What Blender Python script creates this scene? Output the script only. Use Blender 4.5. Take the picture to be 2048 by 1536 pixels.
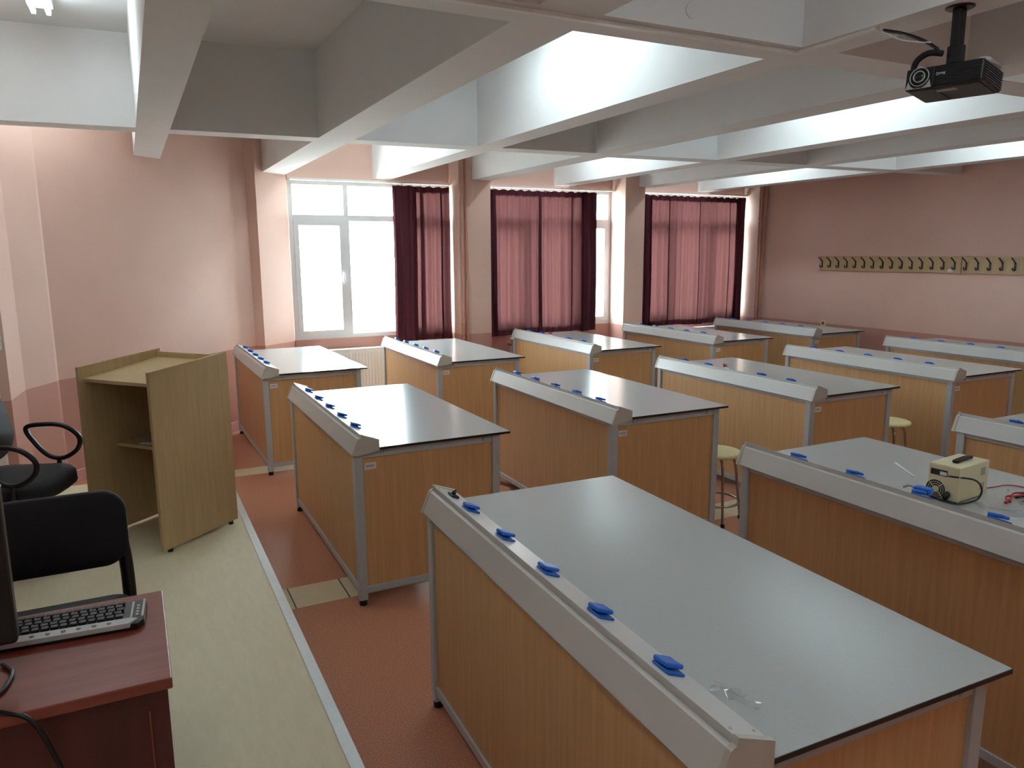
import bpy, bmesh, math, random
from mathutils import Vector, Matrix, Euler
random.seed(7)
for o in list(bpy.data.objects): bpy.data.objects.remove(o, do_unlink=True)
S = bpy.context.scene
COL = S.collection
PI = math.pi

# ------------------------------------------------------------------ camera
cam_d = bpy.data.cameras.new('camera'); cam = bpy.data.objects.new('camera', cam_d); COL.objects.link(cam)
S.camera = cam
YAW, PITCH, ROLL = 0.46765, 0.17399, -0.00503
CAM = Vector((-0.8703, -0.8298, 1.7140))
f_ = Vector((math.sin(YAW)*math.cos(PITCH), math.cos(YAW)*math.cos(PITCH), -math.sin(PITCH)))
r_ = Vector((math.cos(YAW), -math.sin(YAW), 0)); u_ = r_.cross(f_)
r2 = r_*math.cos(ROLL)+u_*math.sin(ROLL); u2 = -r_*math.sin(ROLL)+u_*math.cos(ROLL)
cam.matrix_world = Matrix(((r2.x, u2.x, -f_.x, CAM.x), (r2.y, u2.y, -f_.y, CAM.y), (r2.z, u2.z, -f_.z, CAM.z), (0, 0, 0, 1)))
cam_d.sensor_fit = 'HORIZONTAL'; cam_d.sensor_width = 36; cam_d.lens = 36*1501.96/2048
cam_d.clip_start = 0.02; cam_d.clip_end = 500

# ------------------------------------------------------------------ sky, exposure
SKY = 28.0
LAMP = 29.0
W = bpy.data.worlds.new('overcast_sky'); S.world = W; W.use_nodes = True
bg = W.node_tree.nodes['Background']; bg.inputs[0].default_value = (0.86, 0.94, 1.0, 1); bg.inputs[1].default_value = SKY
S.view_settings.view_transform = 'Standard'; S.view_settings.look = 'None'
S.view_settings.gamma = 1.0; S.view_settings.use_curve_mapping = False
S.view_settings.exposure = 0.27
S.cycles.max_bounces = 14; S.cycles.diffuse_bounces = 8; S.cycles.transparent_max_bounces = 16
S.cycles.sample_clamp_indirect = 0.0

# ------------------------------------------------------------------ helpers
def lin(c):
    return tuple(((v/255)/12.92 if v/255 <= .04045 else ((v/255+.055)/1.055)**2.4) for v in c)
MATS = {}
def mat(name, rgb, rough=.6, metal=0.0, spec=.5, noise=0.0, scale=(20, 20, 20), rgb2=None, detail=4, bump=0.0, coat=0.0):
    m = bpy.data.materials.new(name); m.use_nodes = True; MATS[name] = m
    nt = m.node_tree; b = nt.nodes['Principled BSDF']
    b.inputs['Roughness'].default_value = rough; b.inputs['Metallic'].default_value = metal
    b.inputs['Specular IOR Level'].default_value = spec
    b.inputs['Coat Weight'].default_value = coat
    c = lin(rgb)
    if rgb2 is None: c2 = tuple(v*(1-noise) for v in c)
    else: c2 = lin(rgb2)
    if noise or rgb2:
        tc = nt.nodes.new('ShaderNodeTexCoord'); mp = nt.nodes.new('ShaderNodeMapping'); nz = nt.nodes.new('ShaderNodeTexNoise')
        rp = nt.nodes.new('ShaderNodeValToRGB')
        mp.inputs['Scale'].default_value = scale; nz.inputs['Scale'].default_value = 1; nz.inputs['Detail'].default_value = detail
        nt.links.new(tc.outputs['Object'], mp.inputs['Vector']); nt.links.new(mp.outputs['Vector'], nz.inputs['Vector'])
        nt.links.new(nz.outputs['Fac'], rp.inputs['Fac'])
        rp.color_ramp.elements[0].position = .35; rp.color_ramp.elements[1].position = .65
        rp.color_ramp.elements[0].color = (*c2, 1); rp.color_ramp.elements[1].color = (*c, 1)
        nt.links.new(rp.outputs['Color'], b.inputs['Base Color'])
        if bump:
            bp = nt.nodes.new('ShaderNodeBump'); bp.inputs['Strength'].default_value = bump; bp.inputs['Distance'].default_value = .002
            nt.links.new(nz.outputs['Fac'], bp.inputs['Height']); nt.links.new(bp.outputs['Normal'], b.inputs['Normal'])
    else:
        b.inputs['Base Color'].default_value = (*c, 1)
    return m

def wall_mat():
    m = mat('wall_paint', (218, 184, 170), .75, noise=.04, scale=(3, 3, 3), bump=.0)
    nt = m.node_tree; b = nt.nodes['Principled BSDF']
    up = b.inputs['Base Color'].links[0].from_socket
    g = nt.nodes.new('ShaderNodeNewGeometry'); sp = nt.nodes.new('ShaderNodeSeparateXYZ'); lt = nt.nodes.new('ShaderNodeMath'); lt.operation = 'LESS_THAN'
    nt.links.new(g.outputs['Position'], sp.inputs[0]); nt.links.new(sp.outputs['Z'], lt.inputs[0]); lt.inputs[1].default_value = .797
    mx = nt.nodes.new('ShaderNodeMix'); mx.data_type = 'RGBA'
    nt.links.new(lt.outputs[0], mx.inputs[0]); nt.links.new(up, mx.inputs[6]); mx.inputs[7].default_value = (*lin((188, 140, 128)), 1)
    nt.links.new(mx.outputs[2], b.inputs['Base Color'])
    # fine plaster relief
    nz = nt.nodes.new('ShaderNodeTexNoise'); nz.inputs['Scale'].default_value = 90
    tc = nt.nodes.new('ShaderNodeTexCoord'); nt.links.new(tc.outputs['Object'], nz.inputs['Vector'])
    bp = nt.nodes.new('ShaderNodeBump'); bp.inputs['Strength'].default_value = .15; bp.inputs['Distance'].default_value = .002
    nt.links.new(nz.outputs['Fac'], bp.inputs['Height']); nt.links.new(bp.outputs['Normal'], b.inputs['Normal'])
    return m

M_wall = wall_mat()
M_ceil = mat('ceiling_paint', (224, 226, 226), .8, noise=.03, scale=(4, 4, 4))
M_floor = mat('terracotta_vinyl', (198, 138, 108), .42, rgb2=(160, 104, 80), scale=(160, 160, 160), detail=6)
M_strip = mat('beige_strip', (206, 192, 160), .5, noise=.06, scale=(30, 30, 30))
M_plat = mat('beige_laminate', (204, 196, 168), .5, rgb2=(199, 190, 161), scale=(45, 10, 3), spec=.4)
M_alu = mat('aluminium_nosing', (196, 202, 204), .4, metal=.6, noise=.05, scale=(40, 40, 40))
M_frame = mat('grey_frame_paint', (172, 178, 182), .38, spec=.5, noise=.03, scale=(12, 12, 12))
M_wood = mat('oak_laminate', (200, 160, 112), .45, rgb2=(189, 148, 101), scale=(55, 55, 2.2), detail=5)
M_lect = mat('beech_laminate', (190, 166, 124), .45, rgb2=(181, 156, 114), scale=(50, 50, 3), detail=5)
M_top = mat('grey_table_laminate', (176, 182, 182), .18, spec=.75, noise=.05, scale=(220, 220, 220))
M_core = mat('black_core', (28, 24, 26), .4, noise=.2)
M_trunk = mat('trunking_enamel', (196, 198, 196), .32, spec=.5, noise=.02, scale=(8, 8, 8))
M_trim = mat('trunk_endcap_plastic', (184, 184, 176), .4, noise=.03, scale=(30, 30, 30))
M_blue = mat('blue_plastic', (26, 104, 204), .35, noise=.1, scale=(60, 60, 60))
M_black = mat('black_plastic', (20, 20, 24), .35, noise=.2, scale=(60, 60, 60))
M_rubber = mat('black_rubber', (16, 16, 18), .7, noise=.2, scale=(60, 60, 60))
M_label = mat('paper_label', (232, 230, 228), .6, rgb2=(196, 194, 196), scale=(240, 240, 240))
M_upvc = mat('white_window_plastic', (226, 230, 232), .35, noise=.02, scale=(10, 10, 10))
M_white = mat('white_enamel', (232, 234, 232), .4, noise=.03, scale=(10, 10, 10))
M_pipe = mat('pipe_paint', (196, 146, 126), .45, noise=.05, scale=(10, 10, 10))
M_base = mat('baseboard_paint', (206, 160, 156), .5, noise=.05, scale=(10, 10, 10))
M_cream = mat('cream_plastic', (222, 210, 160), .45, noise=.05, scale=(20, 20, 20))
M_chrome = mat('chrome_tube', (180, 180, 176), .25, metal=1, noise=.05, scale=(40, 40, 40))
M_psu = mat('cream_sheet_metal', (216, 208, 170), .45, noise=.06, scale=(14, 14, 14))
M_dark = mat('dark_metal', (32, 28, 36), .4, noise=.2, scale=(50, 50, 50))
M_fabric = mat('black_fabric', (20, 17, 22), .9, noise=.35, scale=(260, 260, 260), bump=.3)
M_leather = mat('black_leatherette', (30, 26, 30), .75, noise=.3, scale=(90, 90, 90), bump=.3)
M_mahog = mat('mahogany_top', (134, 66, 50), .4, rgb2=(118, 54, 42), scale=(3, 40, 40), detail=5)
M_mahogd = mat('mahogany_panel', (84, 32, 28), .45, rgb2=(70, 24, 22), scale=(30, 30, 3), detail=5)
M_key = mat('key_plastic', (34, 34, 40), .4, noise=.2, scale=(60, 60, 60))
M_silver = mat('silver_plastic', (176, 180, 180), .4, noise=.05, scale=(30, 30, 30))
M_red = mat('red_insulation', (176, 24, 30), .4, noise=.15, scale=(60, 60, 60))
M_redp = mat('red_knob', (214, 60, 80), .4, noise=.1, scale=(60, 60, 60))
M_brown = mat('brown_plastic', (140, 70, 44), .4, noise=.1, scale=(60, 60, 60))
M_grey = mat('board_grey', (150, 152, 152), .4, noise=.04, scale=(10, 10, 10))
M_teal = mat('board_frame', (150, 164, 160), .4, noise=.04, scale=(10, 10, 10))
M_lens = mat('lens_glass', (10, 10, 16), .05, noise=.1, spec=.8)
M_ground = mat('outside_ground', (190, 186, 178), .9, noise=.2, scale=(.3, .3, .3))
def emis(name, rgb, st):
    m = bpy.data.materials.new(name); m.use_nodes = True; nt = m.node_tree; nt.nodes.clear()
    e = nt.nodes.new('ShaderNodeEmission'); o = nt.nodes.new('ShaderNodeOutputMaterial')
    e.inputs[0].default_value = (*rgb, 1); e.inputs[1].default_value = st; nt.links.new(e.outputs[0], o.inputs[0]); return m
M_tube = emis('fluorescent_tube', (.83, .955, 1.0), LAMP)
def glass_mat():
    m = bpy.data.materials.new('window_glass'); m.use_nodes = True; nt = m.node_tree; nt.nodes.clear()
    t = nt.nodes.new('ShaderNodeBsdfTransparent'); g = nt.nodes.new('ShaderNodeBsdfGlossy');     mx = nt.nodes.new('ShaderNodeMixShader'); o = nt.nodes.new('ShaderNodeOutputMaterial')
    t.inputs[0].default_value = (.93, .96, .95, 1); g.inputs['Roughness'].default_value = .02; mx.inputs[0].default_value = .04
    nt.links.new(t.outputs[0], mx.inputs[1]); nt.links.new(g.outputs[0], mx.inputs[2]); nt.links.new(mx.outputs[0], o.inputs[0]); return m
M_glass = glass_mat()
def film_mat():
    m = bpy.data.materials.new('clear_film'); m.use_nodes = True; nt = m.node_tree; nt.nodes.clear()
    t = nt.nodes.new('ShaderNodeBsdfTransparent'); g = nt.nodes.new('ShaderNodeBsdfGlossy'); mx = nt.nodes.new('ShaderNodeMixShader'); o = nt.nodes.new('ShaderNodeOutputMaterial')
    t.inputs[0].default_value = (.985, .985, .99, 1); g.inputs['Roughness'].default_value = .15; mx.inputs[0].default_value = .2
    nt.links.new(t.outputs[0], mx.inputs[1]); nt.links.new(g.outputs[0], mx.inputs[2]); nt.links.new(mx.outputs[0], o.inputs[0]); return m
M_film = film_mat()
def cloth_mat():
    m = bpy.data.materials.new('burgundy_cloth'); m.use_nodes = True; nt = m.node_tree; nt.nodes.clear()
    d = nt.nodes.new('ShaderNodeBsdfDiffuse'); t = nt.nodes.new('ShaderNodeBsdfTranslucent'); ad = nt.nodes.new('ShaderNodeAddShader'); o = nt.nodes.new('ShaderNodeOutputMaterial')
    tc = nt.nodes.new('ShaderNodeTexCoord'); mp = nt.nodes.new('ShaderNodeMapping'); nz = nt.nodes.new('ShaderNodeTexNoise'); rp = nt.nodes.new('ShaderNodeValToRGB')
    mp.inputs['Scale'].default_value = (60, 60, 6); nz.inputs['Scale'].default_value = 1; nz.inputs['Detail'].default_value = 3
    rp.color_ramp.elements[0].color = (.0205, .0080, .0076, 1); rp.color_ramp.elements[1].color = (.028, .0118, .0110, 1)
    nt.links.new(tc.outputs['Object'], mp.inputs[0]); nt.links.new(mp.outputs[0], nz.inputs[0]); nt.links.new(nz.outputs['Fac'], rp.inputs[0])
    nt.links.new(rp.outputs[0], t.inputs[0]); d.inputs[0].default_value = (*lin((84, 46, 54)), 1)
    nt.links.new(d.outputs[0], ad.inputs[0]); nt.links.new(t.outputs[0], ad.inputs[1]); nt.links.new(ad.outputs[0], o.inputs[0]); return m
M_cloth = cloth_mat()

class MB:
    def __init__(s): s.bm = bmesh.new(); s.mi = 0
    def _fin(s, faces):
        for f in faces: f.material_index = s.mi
    def box(s, a, b, bev=0.0, mtx=None):
        a, b = Vector(a), Vector(b); c = (a+b)/2; d = b-a
        m = Matrix.Translation(c) @ Matrix.Diagonal((abs(d.x), abs(d.y), abs(d.z), 1))
        if mtx is not None: m = mtx @ m
        r = bmesh.ops.create_cube(s.bm, size=1, matrix=m); vs = r['verts']
        fs = set(f for v in vs for f in v.link_faces); s._fin(fs)
        if bev:
            es = list(set(e for v in vs for e in v.link_edges))
            bmesh.ops.bevel(s.bm, geom=es, offset=bev, segments=2, profile=.5, affect='EDGES', material=-1)
        return s
    def prism(s, poly, z0, z1, mtx=None):      # footprint in xy, extruded in z
        lo = [Vector((p[0], p[1], z0)) for p in poly]; hi = [Vector((p[0], p[1], z1)) for p in poly]
        if mtx is not None: lo = [mtx @ v for v in lo]; hi = [mtx @ v for v in hi]
        L = [s.bm.verts.new(v) for v in lo]; H = [s.bm.verts.new(v) for v in hi]; n = len(poly); fs = []
        fs.append(s.bm.faces.new(L[::-1])); fs.append(s.bm.faces.new(H))
        for i in range(n): fs.append(s.bm.faces.new((L[i], L[(i+1) % n], H[(i+1) % n], H[i])))
        s._fin(fs); return s
    def extr(s, prof, y0, y1):                  # profile in xz, extruded along y
        return s.prism([(p[0], p[1]) for p in prof], -y1, -y0, Matrix(((1, 0, 0, 0), (0, 0, -1, 0), (0, 1, 0, 0), (0, 0, 0, 1))))
    def tube(s, pts, r, n=8, closed=False, cap=True):
        P = [Vector(p) for p in pts]; N = len(P); rings = []; up = None
        rr = r if isinstance(r, (list, tuple)) else [r]*N
        for i, p in enumerate(P):
            if closed: d = P[(i+1) % N]-P[i-1]
            else: d = P[min(i+1, N-1)]-P[max(i-1, 0)]
            d.normalize()
            if up is None: up = Vector((0, 0, 1)) if abs(d.z) < .9 else Vector((1, 0, 0))
            x = d.cross(up).normalized(); y = x.cross(d).normalized(); up = y
            rings.append([s.bm.verts.new(p+(x*math.cos(2*PI*k/n)+y*math.sin(2*PI*k/n))*rr[i]) for k in range(n)])
        fs = []
        for i in range(N if closed else N-1):
            a, b = rings[i], rings[(i+1) % N]
            for k in range(n): fs.append(s.bm.faces.new((a[k], a[(k+1) % n], b[(k+1) % n], b[k])))
        if cap and not closed: fs.append(s.bm.faces.new(rings[0][::-1])); fs.append(s.bm.faces.new(rings[-1]))
        for f in fs: f.smooth = True
        s._fin(fs); return s
    def lathe(s, prof, n=32, mtx=None):         # profile (r,z) about z
        rings = []
        for r, z in prof:
            ring = []
            for k in range(n):
                v = Vector((r*math.cos(2*PI*k/n), r*math.sin(2*PI*k/n), z))
                if mtx is not None: v = mtx @ v
                ring.append(s.bm.verts.new(v))
            rings.append(ring)
        fs = []
        for a, b in zip(rings, rings[1:]):
            for k in range(n):
                f = s.bm.faces.new((a[k], a[(k+1) % n], b[(k+1) % n], b[k])); f.smooth = True; fs.append(f)
        fs.append(s.bm.faces.new(rings[0][::-1])); fs.append(s.bm.faces.new(rings[-1]))
        s._fin(fs); return s
    def sheet(s, grid, smooth=True):
        V = [[s.bm.verts.new(v) for v in row] for row in grid]; fs = []
        for i in range(len(V)-1):
            for j in range(len(V[0])-1):
                f = s.bm.faces.new((V[i][j], V[i][j+1], V[i+1][j+1], V[i+1][j])); f.smooth = smooth; fs.append(f)
        s._fin(fs); return s
    def build(s, name, m, parent=None):
        bmesh.ops.recalc_face_normals(s.bm, faces=s.bm.faces[:]) if len(s.bm.faces) and not getattr(s, 'keep', False) else None
        me = bpy.data.meshes.new(name); s.bm.to_mesh(me); s.bm.free()
        for q in (m if isinstance(m, (list, tuple)) else [m]): me.materials.append(q)
        o = bpy.data.objects.new(name, me); COL.objects.link(o)
        if parent is not None: o.parent = parent
        return o
def empty(name, loc, rz=0.0, rot=None):
    o = bpy.data.objects.new(name, None); COL.objects.link(o); o.location = loc; o.rotation_euler = rot if rot else (0, 0, rz); o.empty_display_size = .1; return o
def tag(o, label, cat, group=None):
    o['label'] = label; o['category'] = cat
    if group: o['group'] = group
    return o
def struct(o, label, cat):
    o['kind'] = 'structure'; o['label'] = label; o['category'] = cat; return o
def copy_tree(o, parent=None):
    c = o.copy(); COL.objects.link(c)
    if parent is not None: c.parent = parent; 
    for ch in list(o.children): copy_tree(ch, c)
    return c
def bez(pts, n=8):                              # Catmull-Rom through points
    P = [Vector(p) for p in pts]; out = []
    for i in range(len(P)-1):
        a, b, c, d = P[max(i-1, 0)], P[i], P[i+1], P[min(i+2, len(P)-1)]
        for k in range(n):
            t = k/n; out.append(.5*((2*b)+(c-a)*t+(2*a-5*b+4*c-d)*t*t+(3*b-a-3*c+d)*t*t*t))
    out.append(P[-1]); return out

# ------------------------------------------------------------------ room shell
ZB, ZS = 2.5, 3.06          # beam bottom, slab
XR, XL = 7.01, -1.72        # hook wall, board wall
YB, YW, YP = -2.0, 7.3, 7.0 # wall behind camera, window wall, pillar fronts
TOPW = 3.2
floor = struct(MB().box((-2.2, -2.5, -.1), (7.5, 7.6, 0)).build('floor', M_floor), 'terracotta speckled vinyl floor', 'floor')
MB().box((-.345, 2.71, 0), (6.95, 2.955, .0015)).build('floor_strip', M_strip, floor)
MB().box((-.345, 5.17, 0), (6.95, 5.375, .0015)).build('floor_strip', M_strip, floor)
for x in (-.27, -.005):
    MB().box((x-.003, 2.71, .0012), (x+.003, 2.955, .002)).build('strip_seam', M_core, floor)

# left wall: board wall, corner column, oblique wall up to the first pillar
OB = math.atan2(7.06-5.60, .22+1.36); ou = Vector((math.cos(OB), math.sin(OB), 0)); on_ = Vector((-math.sin(OB), math.cos(OB), 0))
pl = [(-1.72, YB), (-1.72, 4.8), (-1.60, 4.8), (-1.565, 5.22), (-1.40, 5.52), (-1.392, 5.570), (.22, 7.06)]
wl = MB().prism([(-2.2, YB)] + pl + [(.22, 7.5), (-2.2, 7.5)], 0, TOPW).build('wall_left', M_wall)
struct(wl, 'salmon pink wall running obliquely from the board column to the first window pillar', 'wall')
# hook wall, back wall
struct(MB().box((XR, YB-.2, 0), (XR+.2, 7.5, TOPW)).build('wall_right', M_wall), 'salmon pink wall carrying the coat hook boards', 'wall')
struct(MB().box((-2.2, YB-.2, 0), (XR+.2, YB, TOPW)).build('wall_back', M_wall), 'salmon pink wall behind the camera', 'wall')
# window wall
ww = MB()
WIN = [(.66, 2.44), (2.824, 4.66), (4.954, 6.865)]
ZSILL, ZTOP = .797, 2.462
for a, b in WIN:
    ww.box((a, YW, 0), (b, YW+.2, ZSILL)); ww.box((a, YW, ZTOP), (b, YW+.2, TOPW))
wwin = struct(ww.build('wall_window', M_wall), 'salmon pink window wall with darker pink band below the sills', 'wall')
# pillars
pe = Vector((.22, 7.06, 0)); pl1 = pe + on_*(-.115)            # pillar 1 front-left edge
pr1 = Vector((.645, 0, 0)); pr1.y = pl1.y + (pr1.x-pl1.x)*math.tan(OB)*.90
MB().prism([(pe.x, pe.y), (pl1.x, pl1.y), (pr1.x, pr1.y), (.66, 7.5), (.22, 7.5)], 0, TOPW).build('pillar', M_wall, wwin)
for a, b in ((2.44, 2.824), (4.66, 4.954), (6.865, XR)):
    MB().box((a, YP, 0), (b, 7.5, TOPW)).build('pillar', M_wall, wwin)
# baseboard on the oblique wall
bb = MB(); a = Vector((-1.375, 5.586, 0)); b2 = pe
bb.prism([(a.x, a.y), (a.x+.012, a.y-.013), (b2.x+.012, b2.y-.013), (b2.x, b2.y)], 0, .09)
struct(bb.build('baseboard_left', M_base), 'pink painted baseboard along the oblique wall', 'baseboard')

# ceiling slab with beams
ceil = struct(MB().box((-2.2, -2.3, ZS), (7.3, 7.5, ZS+.14)).build('ceiling', M_ceil), 'white coffered concrete ceiling', 'ceiling')
def wy(x):                                                        # where the left/window wall stands at this x
    pts = [(-1.375, 5.586), (.22, 7.06)]
    if x <= .22: return 5.586+(x+1.375)*(7.06-5.586)/(1.595)
    if x < .66: return pl1.y+(x-pl1.x)*math.tan(OB)*.90
    for a, b in WIN:
        if a <= x <= b: return YW
    return YP
BX = [(-.752, -.553), (.385, .635), (1.565, 1.765), (2.595, 2.835), (3.815, 4.02), (4.86, 5.07), (6.03, 6.24)]
for x0, x1 in BX:
    mb = MB(); e = .004; y0, y1 = wy(x0), wy(x1)
    if x0 > .66: y0 = y1 = max(y0, y1) if abs(y0-y1) > .01 else y0
    if (x0, x1) == BX[3]: y0 = y1 = YP
    mb.prism([(x0, YB), (x1, YB), (x1, y1), (x0, y0)], ZB, ZS); mb.build('ceiling_beam', M_ceil, ceil)
gaps = [(XL, BX[0][0])] + [(BX[i][1], BX[i+1][0]) for i in range(6)] + [(BX[6][1], XR)]
for x0, x1 in gaps:
    MB().box((x0, 1.45, ZB), (x1, 1.65, ZS)).build('cross_beam', M_ceil, ceil)
    g = lambda x: 4.66-.047*(x+.75)
    MB().prism([(x0, g(x0)), (x1, g(x1)), (x1, g(x1)+.2), (x0, g(x0)+.2)], ZB, ZS).build('cross_beam', M_ceil, ceil)
    MB().box((x0, -1.75, ZB), (x1, -1.55, ZS)).build('cross_beam', M_ceil, ceil)
# round filled holes on the beam sides
MB().lathe([(.028, 0), (.028, .004), (.026, .006)], 24, Matrix.Translation((1.01, 1.451, 2.563)) @ Matrix.Rotation(PI/2, 4, 'X')).build('hole_cover', M_ceil, ceil)
MB().lathe([(.034, 0), (.034, .004), (.032, .006)], 24, Matrix.Translation((2.594, 1.72, 2.645)) @ Matrix.Rotation(-PI/2, 4, 'Y')).build('hole_cover', M_ceil, ceil)

# ------------------------------------------------------------------ platform
plat = MB().prism([(XL, YB), (-.36, YB), (-.36, 4.95), (-1.6, 4.95), (-1.6, 4.8), (XL, 4.8)], 0, .15).build('platform', M_plat)
struct(plat, 'raised beige laminate teaching platform', 'platform')
struct(MB().extr([(-.385, .15), (-.385, .1535), (-.345, .1535), (-.345, .11), (-.36, .11), (-.36, .15)], YB, 4.95).build('trim_1', M_alu), 'aluminium nosing strip along the platform edge', 'trim')

# ------------------------------------------------------------------ windows
for wi, (a, b) in enumerate(WIN):
    w = struct(empty('window_%d' % (wi+1), (0, 0, 0)), ['left window, mostly uncovered, with white plastic frame', 'middle window behind a burgundy curtain', 'right window behind a burgundy curtain'][wi], 'window')
    y0, y1 = YW+.015, YW+.075
    fr = MB(); t = .045
    fr.box((a, y0, ZSILL), (a+t, y1, ZTOP)); fr.box((b-t, y0, ZSILL), (b, y1, ZTOP)); fr.box((a+t, y0, ZSILL), (b-t, y1, ZSILL+t)); fr.box((a+t, y0, ZTOP-t), (b-t, y1, ZTOP))
    fr.build('window_frame', M_upvc, w)
    ms = [a+(b-a)*.338, a+(b-a)*.662]; xs = [a+t-.0, ms[0], ms[1], b-t]
    zt = 2.08
    MB().box((a+t, y0, zt-.03), (b-t, y1, zt+.03)).build('transom', M_upvc, w)
    for m_ in ms:
        MB().box((m_-.03, y0, ZSILL+t), (m_+.03, y1, zt-.03)).build('mullion', M_upvc, w)
        MB().box((m_-.025, y0, zt+.03), (m_+.025, y1, ZTOP-t)).build('mullion', M_upvc, w)
    for i in range(3):
        x0 = a+t if i == 0 else ms[i-1]+.03; x1 = b-t if i == 2 else ms[i]-.03
        MB().box((x0, y0+.028, zt+.03), (x1, y0+.036, ZTOP-t)).build('pane', M_glass, w)
        if i != 1:
            sb = MB(); s_ = .05; ya, yb = y0-.012, y0+.045
            sb.box((x0, ya, ZSILL+t), (x0+s_, yb, zt-.03)); sb.box((x1-s_, ya, ZSILL+t), (x1, yb, zt-.03)); sb.box((x0+s_, ya, ZSILL+t), (x1-s_, yb, ZSILL+t+s_)); sb.box((x0+s_, ya, zt-.03-s_), (x1-s_, yb, zt-.03))
            so = sb.build('sash', M_upvc, w)
            MB().box((x0+s_, y0+.02, ZSILL+t+s_), (x1-s_, y0+.028, zt-.03-s_)).build('pane', M_glass, so)
            hx = x1-s_/2 if i == 0 else x0+s_/2
            h = MB(); h.box((hx-.012, ya-.008, 1.44), (hx+.012, ya, 1.52), .003); h.tube([(hx, ya-.005, 1.50), (hx, ya-.03, 1.50), (hx, ya-.035, 1.48), (hx, ya-.035, 1.39)], .009); h.build('handle', M_upvc, so)
        else:
            MB().box((x0, y0+.028, ZSILL+t), (x1, y0+.036, zt-.03)).build('pane', M_glass, w)
struct(MB().box((-60, 7.6, -8.2), (70, 160, -8)).build('ground_outside', M_ground), 'bright ground outside the windows', 'ground')

# ------------------------------------------------------------------ curtains
YC = 7.236
def curtain(root, name, x0, x1, npl, ztop, zbot, pw, yoff=0.0, seed=1, slope=0.0):
    rnd = random.Random(seed)
    top = []; bot = []
    n = npl; xs = sorted(x0+(x1-x0)*((i+.5+rnd.uniform(-.32, .32))/n) for i in range(n))
    lays = [(x0, 0, x0, 0)]
    for x in xs:
        w_ = pw*rnd.uniform(.35, 1.25); wb = w_*rnd.uniform(.8, 1.9); dx = rnd.uniform(-.02, .02)
        w_ = min(w_, x1-x, x-x0); wb = min(wb, x1-x, x-x0)
        lays += [(x+w_*.5, .003, x+dx+wb*.5, .006), (x+w_*.55, .010, x+dx+wb*.55, .014), (x-w_*.5, .016, x+dx-wb*.5, .022), (x-w_*.45, .022, x+dx-wb*.45, .030), (x+w_*.6, .016, x+dx+wb*.6, .020)]
    lays.append((x1, 0, x1, 0))
    path = []
    for i in range(len(lays)-1):
        A, B_ = lays[i], lays[i+1]; k = max(5, int(abs(B_[0]-A[0])/.008)) if i % 5 == 0 else 2
        for j in range(k):
            t = j/k; path.append([A[q]+(B_[q]-A[q])*t for q in range(4)])
    path.append(list(lays[-1]))
    rows = 26; grid = []; ph = [rnd.uniform(0, 6) for _ in range(6)]
    for r in range(rows+1):
        v = r/rows; row = []
        for i, (xt, yt, xb, yb) in enumerate(path):
            q = min(1, v*1.6); x = xt+(xb-xt)*q; y = yt+(yb-yt)*q
            y += .014+.018*math.sin(x*62+ph[0]+.8*math.sin(x*7+ph[5]))*(.75+.25*v)+.013*math.sin(x*27+ph[1]+v*1.2)*(.5+.5*v)
            x += .008*math.sin(v*5+ph[2]+x*3)*v
            z = ztop+(zbot-ztop)*v + .006*math.sin(x*55+ph[3])*(1-v)**6 + .008*math.sin(x*9+ph[4])*v**4
            row.append((min(max(x, x0-.01), x1+.01), YC+yoff-y, z))
        grid.append(row)
    mb = MB(); mb.keep = True; mb.sheet(grid); o = mb.build(name, M_cloth, root)
    for nm, rs in (('bottom_hem', grid[-2:]), ('heading_tape', grid[:2])):
        hb = MB(); hb.keep = True; hb.sheet([[(x, y-.003, z) for x, y, z in row] for row in rs]); hb.build(nm, M_cloth, o)
    return o
CU = [(1.745, 2.415), (2.845, 4.36), (4.975, 6.80)]
CL = ['short burgundy curtain drawn to the right of the left window', 'burgundy curtain covering most of the middle window', 'wide burgundy curtain covering the right window beside the hook wall']
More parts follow.
